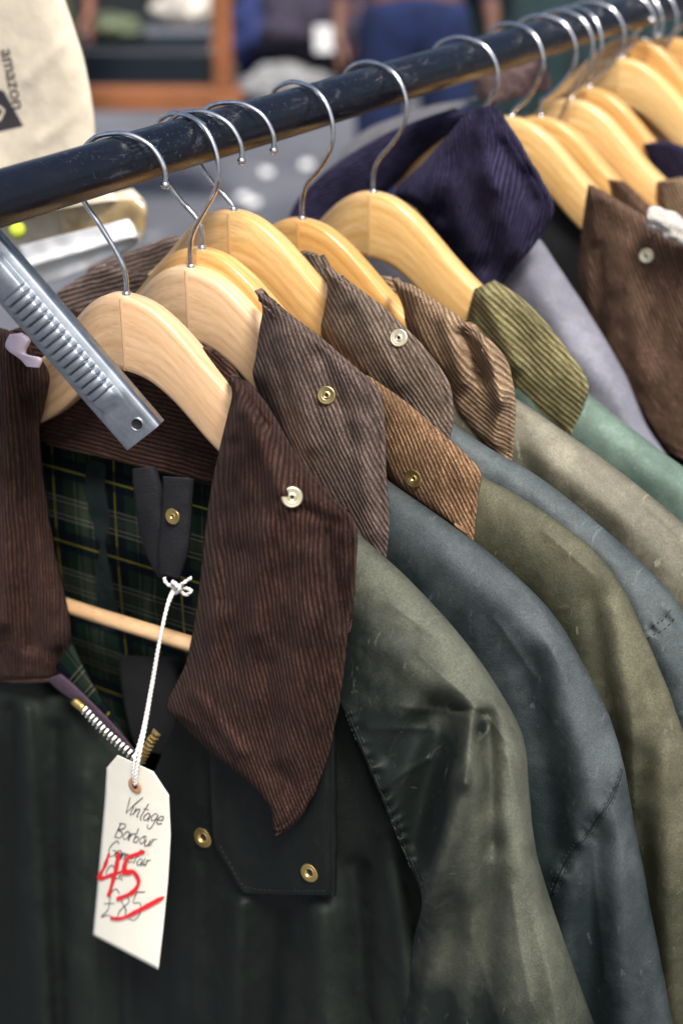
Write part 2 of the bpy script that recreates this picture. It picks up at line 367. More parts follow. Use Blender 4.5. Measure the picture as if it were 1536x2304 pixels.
# ---------------------------------------------------------------- hangers
TP=[(0,0),(.012,.001),(.03,.009),(.05,.026),(.075,.052),(.1,.073),(.125,.091),(.15,.112),(.19,.150),(.225,.18)]
def drop(s):
    s=abs(s)
    for (a,b),(c,d) in zip(TP,TP[1:]):
        if s<=c: return b+(d-b)*(s-a)/(c-a)
    return TP[-1][1]
def sdrop(s): return sum(drop(s+k*.004) for k in range(-3,4))/7-sum(drop(k*.004) for k in range(-3,4))/7
def hanger(px,py,typ='B',mat=None,yaw=0.,bar=False,lab=None,hookyaw=0.,half=.15,hh=.056):
    top=PX(px,py,0.); u=top.y; zt=top.z; g='wooden hangers hooked on the rail'
    h=thing('wooden_hanger',(0,u,zt),lab or 'varnished beech coat hanger with a steel hook on the rail','coat hanger',g)
    mat=mat or M_w2
    n=121; vs=[];uv=[]; cs=[(-1,-.8),(-.8,-1),(.8,-1),(1,-.8),(1,.8),(.8,1),(-.8,1),(-1,.8)]
    for k in range(n):
        s=-half+2*half*k/(n-1); a=abs(s); zc=zt-sdrop(s)
        H=hh-.020*max(0,min(1,(a-.06)/.15)); T=.0072+.004*(a/.225)
        yb=.16*a
        for cx_,cz in cs:
            endr=1-max(0,(a-half+.02)/.02)**2*.5
            vs.append((s,u+yb+cx_*T+yaw*s,zc-H/2+cz*(H/2)*endr)); uv.append((s+.5*(s>0),(cz*H/2+cx_*.01)+(zt if s>0 else -.3)))
    fs=grid_faces(8,n,True); fs.append(tuple(range(8))[::-1]); fs.append(tuple(range((n-1)*8,n*8)))
    b=mesh('hanger_body',vs,fs,mat,h,uv,smooth=True)
    bv=b.modifiers.new('b','BEVEL'); bv.width=.0016; bv.segments=2; bv.limit_method='ANGLE'; bv.angle_limit=rad(30)
    mesh('centre_joint',[(-.00025,u-.0074,zt-.002),(.00025,u-.0074,zt-.002),(.00025,u-.0074,zt-hh+.001),(-.00025,u-.0074,zt-hh+.001),
        (-.00025,u-.0066,zt-.002),(.00025,u-.0066,zt-.002),(.00025,u-.0066,zt-hh+.001),(-.00025,u-.0066,zt-hh+.001)],[(0,1,2,3),(4,5,6,7),(0,4,7,3),(1,5,6,2)],M_joint,h,smooth=False)
    sg=1 if typ=='B' else -1
    dz=zt-ZR
    path=[(-.0345,-.012),(-.034,.0),(-.026,.0125),(-.012,.0192),(.002,.0197),(.017,.0155),(.028,.004),(.0325,-.012),(.029,-.028),(.018,-.044),(.005,min(-.056,dz+.028)) ,(.0,dz+.014),(0,dz-.006)]
    if dz>-.068: path=path[:8]+[(.029,-.024),(.018,dz+.020),(.006,dz+.009),(0,dz+.002),(0,dz-.006)]
    hc,hs=math.cos(hookyaw),math.sin(hookyaw)
    P=[(sg*x*hc,u+sg*x*hs,ZR+z) for x,z in path]
    tube('hook',P,.0019,M_chrome,h,seg=12,n=110)
    p=Vector(P[0]); lathe('hook_tip',[(.0001,.0032),(.0022,.0025),(.0031,.0008),(.0031,-.001),(.0018,-.0028),(.0001,-.003)],p,Vector((0,0,-1)),[M_chrome],h,seg=16)
    lathe('hook_ferrule',[(.0019,.0025),(.0028,.002),(.0032,0),(.0032,-.002)],Vector((0,u,zt)),Z,[M_chrome],h,seg=16)
    if bar: tube('trouser_bar',[tuple(PY(-40,1292,u)),tuple(PY(150,1362,u)),tuple(PY(440,1452,u)),tuple(PY(560,1490,u))],.0062,M_dow,h,seg=20,n=20)
    return h,u,zt
H1,u1,z1=hanger(285,662,'A',M_w1,bar=True,lab='pale beech coat hanger with trouser bar inside the front jacket',hookyaw=.25,half=.125)
hanger(430,600,'B',M_w1,hookyaw=-.12,half=.14); hanger(455,558,'A',M_w3,hookyaw=.2,half=.115); hanger(525,472,'A',M_w2,hookyaw=.2,half=.125)
hanger(680,492,'B',M_w3,hookyaw=-.1,half=.12); hanger(840,432,'B',M_w2,hookyaw=-.05,half=.125)
for px,py,mt,hy,hf,yw in ((1040,298,M_w2,.1,.075,0),(1150,262,M_w2,-.1,.15,0),(1215,262,M_w3,.1,.125,.05),(1252,314,M_w3,0,.10,-.03),(1285,222,M_w2,-.2,.135,.0),(1325,196,M_w3,.15,.105,-.05),(1445,188,M_w3,0.,.13,.0),(1398,130,M_w2,.2,.12,.10),(1425,82,M_w3,-.1,.12,-.06),(1510,84,M_w3,.1,.13,.05)):
    hanger(px,py,'B',mt,hookyaw=hy,half=hf,yaw=yw,hh=.048)

# ---------------------------------------------------------------- coats
GR='waxed jackets hanging on the rail'
cord1=corduroy('corduroy_dark_brown',(.005,.0024,.0018),(.074,.036,.026),.0038,.45)
cord2=corduroy('corduroy_grey_brown',(.024,.015,.012),(.22,.158,.130),.0037)
cord3=corduroy('corduroy_tan',(.045,.020,.009),(.40,.235,.125),.0034)
cord4=corduroy('corduroy_taupe',(.030,.020,.014),(.29,.215,.16),.0037)
cord5=corduroy('corduroy_camel',(.058,.032,.016),(.46,.31,.19),.0038)
cord6=corduroy('corduroy_olive',(.045,.038,.014),(.31,.27,.13),.0046)
cord7=corduroy('corduroy_navy',(.003,.003,.008),(.044,.037,.084),.0036,.5,.12)
cord8=corduroy('corduroy_brown',(.022,.012,.008),(.22,.13,.085),.004)
wax1=wax('wax_dark_olive',(.004,.0062,.005),(.016,.0215,.0155),.58,.24,.35)
wax1s=wax('wax_pale_olive',(.008,.013,.010),(.084,.088,.062),.56,.30)  # sleeve cloth, paler than the front panels of the same jacket
wax2=wax('wax_slate_teal',(.010,.017,.018),(.056,.068,.071),.52,.36)
wax3=wax('wax_brown_olive',(.024,.026,.014),(.116,.110,.066),.56,.3)
wax4=wax('wax_steel',(.022,.032,.034),(.092,.110,.110),.52,.36)
wax5=wax('wax_khaki',(.070,.068,.046),(.24,.22,.16),.58,.3)
wax6=wax('wax_sage',(.05,.08,.062),(.15,.21,.165),.62,.28)
wax7=wax('cotton_blue_grey',(.13,.13,.16),(.23,.23,.265),.85,.15,.3)
grey=wax('cotton_grey',(.12,.12,.128),(.19,.185,.192),.85,.15,.3)

# --- coat 1
J1=thing('waxed_jacket',(0,u1,ZR-.1),'dark olive waxed jacket, brown corduroy collar, tartan lining, price tag','jacket',GR)
E=[(700,1085),(790,1185),(920,1305),(1035,1430),(1120,1550),(1172,1650),(1190,1780),(1208,1920),(1250,2060),(1295,2190),(1335,2304),(1400,2520),(1500,2900),(1600,3300)]
S=[(600,1250),(680,1420),(755,1560),(805,1670),(850,1780),(895,1890),(945,2010),(935,2090),(905,2190),(880,2260),(855,2330),(800,2550),(740,2900),(700,3300)]
Bs=[.03,.035,.042,.05,.055,.055,.06,.06,.058,.055,.055,.055,.055,.055]; ms=[0,0,0,0,0,0,.15,.5,.9,1,1,1,1,1]
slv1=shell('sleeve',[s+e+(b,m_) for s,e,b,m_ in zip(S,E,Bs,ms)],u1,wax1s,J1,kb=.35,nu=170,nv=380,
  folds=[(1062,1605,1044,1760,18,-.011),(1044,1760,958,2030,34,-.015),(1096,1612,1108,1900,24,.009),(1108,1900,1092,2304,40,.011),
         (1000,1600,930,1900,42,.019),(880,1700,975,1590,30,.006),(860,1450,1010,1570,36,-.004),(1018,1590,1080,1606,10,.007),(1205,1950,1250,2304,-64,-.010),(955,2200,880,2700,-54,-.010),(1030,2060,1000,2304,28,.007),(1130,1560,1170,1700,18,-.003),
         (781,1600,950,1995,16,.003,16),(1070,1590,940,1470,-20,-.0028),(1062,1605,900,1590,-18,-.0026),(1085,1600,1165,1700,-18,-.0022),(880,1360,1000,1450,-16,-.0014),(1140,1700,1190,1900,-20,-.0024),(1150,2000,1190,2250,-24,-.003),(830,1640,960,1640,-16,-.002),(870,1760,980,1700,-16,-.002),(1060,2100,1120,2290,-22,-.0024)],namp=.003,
  spots=[(860,1720,110,-.45),(760,1480,120,-.25),(930,1850,80,-.35),(1060,1900,70,.35),(1050,1470,90,.35),(1150,2150,140,.55),(940,2200,60,0),(1080,1640,26,-.5),(1010,2150,60,.35),(1150,1850,60,.35)],wb=.26)  # spots paint the sleeve's lit and shaded areas on top of its fading
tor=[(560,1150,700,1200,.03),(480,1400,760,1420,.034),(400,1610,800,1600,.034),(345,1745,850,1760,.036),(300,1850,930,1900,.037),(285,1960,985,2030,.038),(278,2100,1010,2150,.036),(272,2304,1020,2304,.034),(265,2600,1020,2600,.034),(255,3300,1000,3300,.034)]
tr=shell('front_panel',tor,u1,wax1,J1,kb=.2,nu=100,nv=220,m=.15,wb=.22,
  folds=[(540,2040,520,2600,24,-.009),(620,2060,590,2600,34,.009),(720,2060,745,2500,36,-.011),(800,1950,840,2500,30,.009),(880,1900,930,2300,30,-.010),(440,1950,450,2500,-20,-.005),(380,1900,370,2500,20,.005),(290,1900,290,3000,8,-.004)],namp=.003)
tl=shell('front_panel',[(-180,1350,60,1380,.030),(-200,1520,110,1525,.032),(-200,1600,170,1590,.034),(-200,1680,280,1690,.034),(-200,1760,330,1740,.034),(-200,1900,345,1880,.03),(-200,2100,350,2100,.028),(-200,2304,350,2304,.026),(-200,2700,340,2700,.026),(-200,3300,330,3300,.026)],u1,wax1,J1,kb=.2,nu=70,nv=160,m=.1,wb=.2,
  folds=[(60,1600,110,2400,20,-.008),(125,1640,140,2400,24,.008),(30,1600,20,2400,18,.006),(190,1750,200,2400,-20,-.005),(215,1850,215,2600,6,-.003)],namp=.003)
ls=shell('sleeve',[s+e+(b,m_) for s,e,b,m_ in zip(S,E,Bs,ms)],u1,wax1s,J1,kb=.35,nu=40,nv=80)
for v in ls.ob.data.vertices: v.co.x=-v.co.x
ls.ob.data.flip_normals()
lin=leaf('lining',[(40,860,560,900),(60,1000,540,1050),(80,1150,520,1200),(100,1350,500,1400),(120,1500,480,1550),(160,1600,440,1660),(230,1690,400,1740),(280,1800,380,1830)],u1+.032,M_tartan,J1,wd=(.10,1),puff=-.01,roll=0,namp=.007,seam=False,nu=70,nv=100,
  folds=[(330,1350,300,1650,24,-.010),(210,1050,240,1400,30,.008)],bend=.4)
pocket=leaf('inner_patch',[(268,1475,400,1480),(272,1540,405,1560),(290,1640,395,1650),(310,1690,385,1700)],u1+.014,M_dark,J1,puff=.002,roll=0,seam=False,namp=.004,nu=20,nv=30,thick=.001)
bc=leaf('collar_stand',[(20,745,150,700,),(60,830,330,760),(85,930,560,880),(95,975,520,1010),(105,1000,490,1090)],u1+.025,cord1,J1,wd=(1,.25),puff=-.006,roll=0,namp=.003,seam=False)
bc2=leaf('collar_back',[(430,770,515,812),(440,830,548,856),(455,900,575,900),(470,1000,560,980)],u1+.018,cord1,J1,wd=(1,.9),puff=.006,roll=.0,namp=.003,nu=30,nv=40)
cl=[(512,846,556,858),(522,886,594,900),(511,938,636,968),(493,1012,674,1034),(476,1090,738,1106),(463,1180,800,1182),(452,1280,797,1320),(440,1380,782,1450),(418,1490,766,1570),(374,1588,742,1690),(402,1622,722,1755),(470,1690,700,1800),(545,1748,677,1838),(602,1808,650,1868),(614,1862,630,1877)]
c1=leaf('collar_leaf',cl,u1-.046,cord1,J1,wd=(.16,1),nu=140,nv=240,puff=.016,roll=.036,bend=.9,thick=.006,fwd=.014,
  folds=[(560,930,640,1130,26,-.009),(520,1000,500,1350,18,.007),(700,1250,640,1700,34,-.007),(540,1250,520,1500,30,.007),(600,1500,620,1740,24,.005),(440,1560,540,1690,18,-.005),(740,1200,770,1400,16,.005),(545,870,600,960,12,.006),(640,1130,760,1180,16,.004),(590,1180,570,1420,24,-.005)],namp=.0055)
ll=[(-160,690,18,742),(-170,770,75,788),(-175,860,112,848),(-180,950,92,960),(-180,1050,98,1060),(-180,1150,112,1160),(-180,1260,132,1265),(-180,1350,152,1360),(-180,1430,162,1430),(-170,1490,152,1500),(-160,1522,138,1532)]
c1l=leaf('collar_leaf',ll,u1-.03,cord1,J1,wd=(.06,1),nu=80,nv=150,puff=.012,roll=.03,rollside='R',folds=[(60,900,70,1450,16,.009),(20,800,10,1400,20,-.008),(110,1000,130,1450,12,-.005)],namp=.005)
tube('collar_piping',[tuple(PY(x,y,u1-.036)) for x,y in ((-80,1528),(0,1530),(40,1534),(90,1532),(138,1530))],.0016,cord1,J1,seg=8,n=40)
stitches(c1,[(772,1240),(757,1450),(735,1620),(705,1745),(660,1830)],J1,simple('brown_thread',(.03,.014,.012),.9))
fl=leaf('storm_flap',[(470,1640,752,1560),(472,1760,756,1700),(476,1850,758,1800),(482,1900,758,1880),(508,1944,758,1950),(533,1988,757,1998),(548,2007,756,2012),(556,2010,754,2016)],u1-.043,wax1,J1,puff=.003,roll=0,namp=.002,nu=60,nv=70,thick=.002,folds=[(560,1850,620,2000,30,.002)])
stitches(fl,[(492,1895),(516,1940),(540,1982),(556,1996),(610,2003),(680,2004),(740,2003)],J1,M_threadg,r=.00028)
stud(fl,697,1963,J1,M_brassold,1.15,EYE); stud(tr,458,1884,J1,M_brassold,1.3,EYE); stud(c1,657,1118,J1,M_nick,1.05)
stitches(slv1,[(775,1600),(810,1685),(850,1780),(893,1880),(945,2000)],J1,M_thread,r=.0006)
stitches(slv1,[(787,1593),(822,1678),(862,1773),(905,1873),(955,1985)],J1,M_thread,r=.0005)
seamline(slv1,[(781,1600),(816,1683),(857,1780),(900,1880),(950,1995)],J1,wax1,name='armhole_seam')
fac=leaf('facing',[(125,1500,165,1440),(145,1530,190,1500),(185,1570,235,1580),(235,1610,280,1650),(290,1680,305,1700)],u1-.036,M_tartan,J1,wd=(.8,1),puff=.003,roll=0,seam=False,nu=20,nv=40,thick=.001,namp=.002)
tp=leaf('zip_tape',[(105,1530,140,1515),(140,1560,170,1540),(185,1590,215,1585),(240,1640,262,1635),(296,1698,306,1690)],u1-.040,M_purple,J1,wd=(1,1),puff=.002,roll=0,seam=False,nu=16,nv=40,thick=.0015,namp=.001)
def teeth(name,a,b,n,y,parent,mat,w=.0075):
    vs=[];fs=[]
    A_=PY(*a,y);B_=PY(*b,y);d=(B_-A_).normalized(); q=Vector((d.z,0,-d.x))
    for k in range(n):
        p=A_.lerp(B_,k/(n-1))+Vector((0,-.0012*math.sin(k/(n-1)*math.pi),0))+q*(.0006*noise.noise(Vector((k*1.7,0,0)))); base=len(vs)
        for sx,sy,sz in ((-1,-1,-1),(1,-1,-1),(1,1,-1),(-1,1,-1),(-.6,-.5,1),(.6,-.5,1),(.6,.7,1),(-.6,.7,1)):
            vs.append(p+d*sx*.00095+q*sy*w*.5+Vector((0,-1,0))*sz*.0016)
        for f in ((0,3,2,1),(4,5,6,7),(0,1,5,4),(1,2,6,5),(2,3,7,6),(3,0,4,7)): fs.append(tuple(base+i for i in f))
    return mesh(name,vs,fs,mat,parent,smooth=False)
teeth('zip',(190,1600),(300,1704),14,u1-.052,J1,M_zip)
teeth('zip',(350,1650),(316,1712),9,u1-.050,J1,M_brass)
tube('zip_end',[tuple(PY(168,1576,u1-.052)),tuple(PY(190,1594,u1-.052))],.0038,M_brassold,J1,seg=8,n=5)
leaf('hanging_loop',[(298,1055,352,1050),(300,1100,366,1100),(312,1180,374,1182),(330,1250,380,1240),(356,1300,388,1300)],u1+.004,M_black,J1,puff=.005,roll=0,seam=False,nu=20,nv=40,thick=.0012,namp=.004)
lp=leaf('hanging_loop',[(366,1072,438,1078),(366,1120,434,1130),(362,1180,430,1195),(356,1240,422,1250),(360,1290,404,1305)],u1-.004,M_black,J1,puff=.005,roll=0,seam=False,nu=20,nv=40,thick=.0015,namp=.004)
stud(lp,390,1161,J1,M_brassold,.95)

def coat(u,label,cmat,wmat,leafrows,Sx,Ex,B,studpx=None,wd=(.5,1),studm=None,lf=(),sf=(),yl=-.03,namp=.003,tors=True,roll=.022,bend=.8,wb=.14,spots=()):
    J=thing('waxed_jacket',(0,u,ZR-.1),label,'jacket',GR)
    l=None
    if leafrows: 
        l=leaf('collar_leaf',leafrows,u+yl,cmat,J,wd=wd,folds=lf,nu=90,nv=130,puff=.011,roll=roll,namp=.004,bend=bend,thick=.0055)
        if studpx: stud(l,studpx[0],studpx[1],J,studm)
    s=None
    if Ex: s=shell('sleeve',[a+b for a,b in zip(Sx,Ex)],u,wmat,J,B=B,kb=kb_,nu=100,nv=240,folds=[((f[0],f[1],f[2],f[3],f[4]*1.7,f[5]*.75) if (len(f)<7 and f[4]>0) else f) for f in sf],namp=namp,mirror=True,wb=wb,spots=spots)
    if tors: torso(u,wmat,J)
    return J,l,s
kb_=.5
def Sof(E_,dx,dy,grow=0): return [(x-dx-grow*i,y+dy) for i,(x,y) in enumerate(E_)]
E2=[(760,985),(870,1078),(1000,1170),(1130,1268),(1240,1378),(1310,1490),(1368,1610),(1405,1735),(1435,1900),(1475,2100),(1515,2304),(1570,2520),(1620,2900),(1680,3300)]
SC=[(1400,1731,1371,1799),(1371,1799,1324,1868),(1324,1868,1275,1938),(1275,1938,1242,2010)]
J2,l2,s2=coat(.172,'slate-blue waxed jacket with grey-brown corduroy collar and brass stud',cord2,wax2,
 [(572,654,606,666),(590,692,650,704),(583,745,718,756),(576,800,768,798),(570,850,835,858),(600,930,862,905),(625,1000,868,1010),(650,1060,873,1110),(710,1150,877,1200),(800,1235,872,1262)],
 [(700,1150),(760,1300),(860,1420),(960,1560),(1040,1700),(1090,1800),(1130,1880),(1160,1960),(1180,2060),(1200,2200),(1220,2304),(1250,2520),(1280,2900),(1300,3300)],E2,.030,(735,889),wd=(.42,1),studm=M_brass,yl=-.025,
 sf=[(1240,1450,1330,1800,24,-.008),(1190,1500,1260,1900,24,.008),(1290,1850,1250,2304,22,-.008),(1390,1850,1400,2304,22,-.008),(1340,1900,1320,2300,20,.007),(1000,1250,1200,1430,20,-.004)]+[s_+(20,.0018,22) for s_ in SC]+[(1180,1330,1270,1450,-18,-.002),(1330,1900,1360,2200,-20,-.002),(1120,1400,1200,1520,-20,-.0022)],lf=[(640,760,700,1000,26,-.005),(800,950,840,1200,24,-.005),(720,800,800,1000,20,.004)],
 spots=[(1370,1700,50,.4),(1200,1400,60,.25),(1250,2150,90,.3),(1350,1950,60,.3)])
for o_ in (0,18):
    stitches(s2,[(1398,1722+o_),(1370+o_*.3,1790+o_),(1320+o_*.5,1860+o_),(1270+o_*.6,1930+o_*.8),(1235+o_*.8,2010)],J2,M_threadg,r=.0006)
seamline(s2,[(1398,1733),(1371,1801),(1324,1870),(1275,1940),(1244,2010)],J2,wax2,.0012)
E3=[(1000,1000),(1075,1065),(1160,1112),(1250,1170),(1340,1242),(1400,1320),(1445,1420),(1500,1550),(1550,1700),(1590,1900),(1630,2100),(1660,2304),(1700,2600),(1750,3300)]
J3,l3,s3=coat(.205,'brown-olive waxed jacket with tan corduroy collar and brass stud',cord3,wax3,
 [(800,838,830,846),(790,900,905,898),(800,960,990,970),(830,1020,1077,1056),(870,1080,1075,1120),(940,1130,1073,1180),(1030,1185,1068,1222)],
 [(900,1100),(960,1200),(1050,1300),(1130,1420),(1180,1500),(1220,1600),(1250,1700),(1280,1800),(1300,1900),(1310,2000),(1320,2150),(1330,2304),(1340,2600),(1350,3300)],E3,.024,(931,1076),wd=(.45,1),studm=M_brassold,yl=-.022,
 sf=[(1380,1380,1440,1800,20,-.008),(1330,1350,1390,1750,18,.007),(1440,1700,1440,2304,20,.008),(1490,1700,1510,2304,20,-.008),(1230,1200,1330,1290,-18,-.0015),(1420,1600,1430,1900,-20,-.002)],wb=.18)
E4=[(940,880),(1015,948),(1100,1008),(1200,1065),(1300,1140),(1400,1228),(1480,1305),(1530,1370),(1590,1500),(1640,1700),(1680,1900),(1700,2304),(1710,2600),(1750,3300)]
J4,l4,s4=coat(.240,'steel-grey waxed jacket with taupe corduroy collar and pale stud',cord4,wax4,
 [(730,602,752,608),(736,650,802,645),(730,695,862,690),(724,752,932,757),(770,810,985,820),(820,860,1013,872),(880,910,1020,945),(950,965,1008,1000)],
 Sof(E4,120,170,6),E4,.024,(897,760),wd=(.55,1),studm=M_nick,yl=-.026,sf=[(1380,1270,1500,1500,18,-.005),(1150,1080,1350,1250,20,-.004),(1520,1376,1455,1425,14,.002,20)],lf=[(800,680,900,860,24,-.004)])
leaf('collar_back',[(672,568,735,580),(688,600,745,606),(705,640,742,660),(715,690,735,710)],.262,cord4,J4,wd=(.6,1),puff=.004,roll=.0,nu=30,nv=30)
stitches(s4,[(1520,1385),(1500,1410),(1470,1428),(1455,1436)],J4,M_threadg,r=.0006); stitches(s4,[(1512,1365),(1492,1392),(1465,1410)],J4,M_threadg,r=.0006)
E5=[(1070,840),(1155,893),(1250,958),(1350,1028),(1450,1105),(1550,1190),(1640,1290),(1700,1400),(1730,1600),(1760,1900),(1780,2304),(1800,2800)]
J5,l5,s5=coat(.318,'faded khaki waxed jacket with twisted camel corduroy collar',cord5,wax5,
 [(880,628,928,640),(905,690,1000,690),(915,740,1085,752),(950,800,1135,803),(1000,860,1156,870),(1015,920,1158,955),(1070,985,1155,1045)],
 Sof(E5,130,190,6),E5,.04,None,wd=(.7,1),yl=-.035,sf=[(1180,1000,1400,1160,22,-.006),(1160,950,1230,1200,18,.006),(1380,1080,1536,1260,20,.005)],lf=[(1045,755,1085,850,16,.014),(1090,770,1125,900,18,-.010),(1000,720,1040,860,18,-.005),(1130,880,1110,1000,16,-.005)],bend=4.)
E6=[(1220,800),(1320,882),(1400,948),(1480,1010),(1560,1070),(1680,1180),(1780,1300),(1840,1500),(1870,1800),(1880,2304),(1900,2800)]
J6,l6,s6=coat(.419,'sage green waxed jacket with olive wide-wale corduroy collar',cord6,wax6,
 [(1066,650,1112,630),(1050,715,1165,664),(1050,765,1222,718),(1090,825,1276,788),(1140,880,1324,866),(1205,935,1310,920),(1258,970,1294,965),(1282,981,1290,979)],
 Sof(E6,130,160,6),E6,.045,None,wd=(1,.95),yl=-.035,sf=[(1350,960,1536,1100,22,-.005)],lf=[(1080,650,1160,820,20,-.005)])
E7=[(1150,510),(1210,535),(1256,600),(1312,685),(1362,765),(1410,850),(1456,960),(1540,1080),(1640,1220),(1720,1400),(1760,1800),(1780,2304)]
J7,l7,s7=coat(.53,'blue-grey cotton jacket with navy corduroy collar',cord7,wax7,
 [(1050,248,1116,234),(1010,300,1158,300),(950,368,1203,378),(888,432,1246,464),(935,470,1224,514),(978,524,1192,562),(1018,578,1152,612),(1055,628,1122,646),(1078,655,1100,656)],
 Sof(E7,220,160,4),E7,.035,None,wd=(-.22,1),yl=-.05,sf=[(1180,600,1330,850,20,-.006),(1150,700,1280,900,16,.004),(1330,800,1430,980,16,-.004)],lf=[(1070,260,985,480,24,.008),(985,480,1010,560,22,.005),(1100,400,1160,560,40,-.010),(1190,400,1100,600,28,.009),(1010,420,1060,560,34,-.007),(1130,330,1200,450,20,.006),(1080,300,1110,420,22,-.006)],tors=True,bend=-2.5)
leaf('collar_leaf',[(1020,243,1078,256),(900,285,1000,312),(800,338,930,372),(720,395,880,425),(665,455,800,500),(640,520,760,560)],.555,cord7,J7,wd=(1,-.35),puff=.01,roll=.01,rollside='R')
J8,l8,s8=coat(.634,'dark waxed jacket with wide brown corduroy collar and pale stud',cord8,wax1,
 [(1322,414,1358,430),(1312,480,1470,500),(1303,560,1570,565),(1297,640,1620,650),(1318,740,1640,760),(1365,840,1640,860),(1425,930,1620,980),(1500,1015,1580,1060)],
 [],None,.04,(1453,575),wd=(.42,1),studm=M_nick,yl=-.05,lf=[(1400,560,1450,850,30,-.005),(1340,560,1350,750,18,.005)],tors=False)
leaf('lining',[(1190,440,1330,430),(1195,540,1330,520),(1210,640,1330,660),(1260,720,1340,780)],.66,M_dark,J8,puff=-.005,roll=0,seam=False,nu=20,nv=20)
shell('sleeve',[(1400,700,1620,640),(1420,850,1720,800),(1450,1000,1800,1000),(1470,1200,1850,1300),(1500,1700,1900,1800)],.634,wax1,J8,B=.03)
def back(name_,J,rows,y,mat,wd=(1,.2)): return leaf(name_,rows,y,mat,J,wd=wd,puff=-.004,roll=.01,seam=False,nu=60,nv=40)
back('collar_stand',J2,[(130,655,230,592),(120,700,400,640),(110,760,600,692),(110,860,620,800)],.198,cord2,(1,-.25))
back('collar_stand',J4,[(200,600,390,528),(190,650,560,600),(190,700,745,650),(200,760,735,760)],.272,cord2,(1,-.3))
back('collar_stand',J5,[(790,618,880,622),(780,680,905,680),(780,760,915,750)],.345,cord5,(1,.4))
for u,lab,mt,rows in ((.70,'dark waxed jacket with brown corduroy collar',cord8,[(1366,402,1404,408),(1376,450,1460,462),(1386,520,1520,530),(1400,600,1560,640)]),
  (.755,'tan cotton jacket with a white ribbed cuff',cord5,[(1476,408,1530,398),(1474,450,1590,430),(1486,500,1620,510),(1500,600,1640,620)]),
  (.84,'dark plum corduroy jacket among the hangers',cord7,[(1438,322,1500,316),(1446,360,1600,360),(1466,420,1640,420),(1500,500,1660,520)]),
  (1.02,'dark waxed jacket between the far hangers',cord2,[(1340,240,1420,236),(1350,290,1500,300),(1370,350,1560,370),(1400,420,1600,440)])):
    J=thing('waxed_jacket',(0,u,ZR-.1),lab,'jacket',GR)
    leaf('collar_leaf',rows,u-.03,mt,J,wd=(.5,1),nu=50,nv=60,puff=.008)
    if 'cuff' in lab: 
        tube('cuff',[tuple(PY(1470,488,.56)),tuple(PY(1495,500,.556)),tuple(PY(1530,524,.56)),tuple(PY(1580,560,.565))],.0095,simple('white_knit',(.6,.56,.5),.95,scale=500,bd=.003),J,seg=24,n=60,lump=.5)
JG=thing('grey_coat',(-.1,.80,ZR-.1),'grey cotton coat with checked collar hanging further along the rail','coat',GR)
shell('coat_body',[(1090,215,1230,150),(960,290,1080,215),(880,380,980,235),(800,450,880,268),(760,470,812,300),(735,480,770,345),(700,700,735,420)],.80,grey,JG,B=.03)
leaf('collar_leaf',[(1060,170,1110,140),(1070,215,1220,140),(1090,240,1240,200)],.76,simple('brown_check_wool',(.20,.13,.12),.95,var=.4,scale=120,bd=.002),JG,nu=30,nv=30)

# ---------------------------------------------------------------- price tag
ytag=u1-.078
def TY(px,py,l=0.): 
    return PY(px,py,ytag+.004*math.sin((py-1700)*.006)+.0000006*(px-300)**2-l)
TG=thing('price_tag',tuple(PY(300,1900,ytag)),'cream card price tag with handwriting, tied on with cotton string','price tag')
Lp=[(264,1700),(240,1728),(236,1800),(229,1880),(222,1960),(215,2040),(209,2104)]; Rp=[(266,1700.5),(345,1737),(380,1790),(384,1880),(378,1980),(367,2090),(356,2182)]
def lin_(P,n):
    out=[]
    for k in range(n):
        x=k/(n-1)*(len(P)-1); i=min(int(x),len(P)-2); t=x-i
        out.append((P[i][0]*(1-t)+P[i+1][0]*t,P[i][1]*(1-t)+P[i+1][1]*t))
    return out
vs=[];n=24
Lc=lin_(Lp,61);Rc=lin_(Rp,61)
for a,b in zip(Lc,Rc):
    for i in range(n):
        t=i/(n-1); vs.append(TY(a[0]+(b[0]-a[0])*t,a[1]+(b[1]-a[1])*t))
card=mesh('card',vs,grid_faces(n,61),M_cream,TG); md=card.modifiers.new('s','SOLIDIFY'); md.thickness=.0006
md.offset=-1 if card.data.polygons[len(card.data.polygons)//2].normal.y<0 else 1
def ribbons(name,strokes,w,mat,parent,mp,var=.35):
    vs=[];fs=[]
    for st in strokes:
        if len(st)<2: continue
        P=cr(st,max(6,len(st)*6)); base=len(vs)
        for k,p in enumerate(P):
            a=P[max(k-1,0)];b=P[min(k+1,len(P)-1)]; dx=b[0]-a[0];dy=b[1]-a[1];L=math.hypot(dx,dy) or 1
            ww=w*(.75+var*noise.noise(Vector((p[0]*.05,p[1]*.05,2))))*.5
            if k in (0,len(P)-1): ww*=.6
            vs+= [mp(p[0]-dy/L*ww,p[1]+dx/L*ww),mp(p[0]+dy/L*ww,p[1]-dx/L*ww)]
            if k: q=base+2*k; fs.append((q-2,q-1,q+1,q))
    return mesh(name,vs,fs,mat,parent,smooth=False)
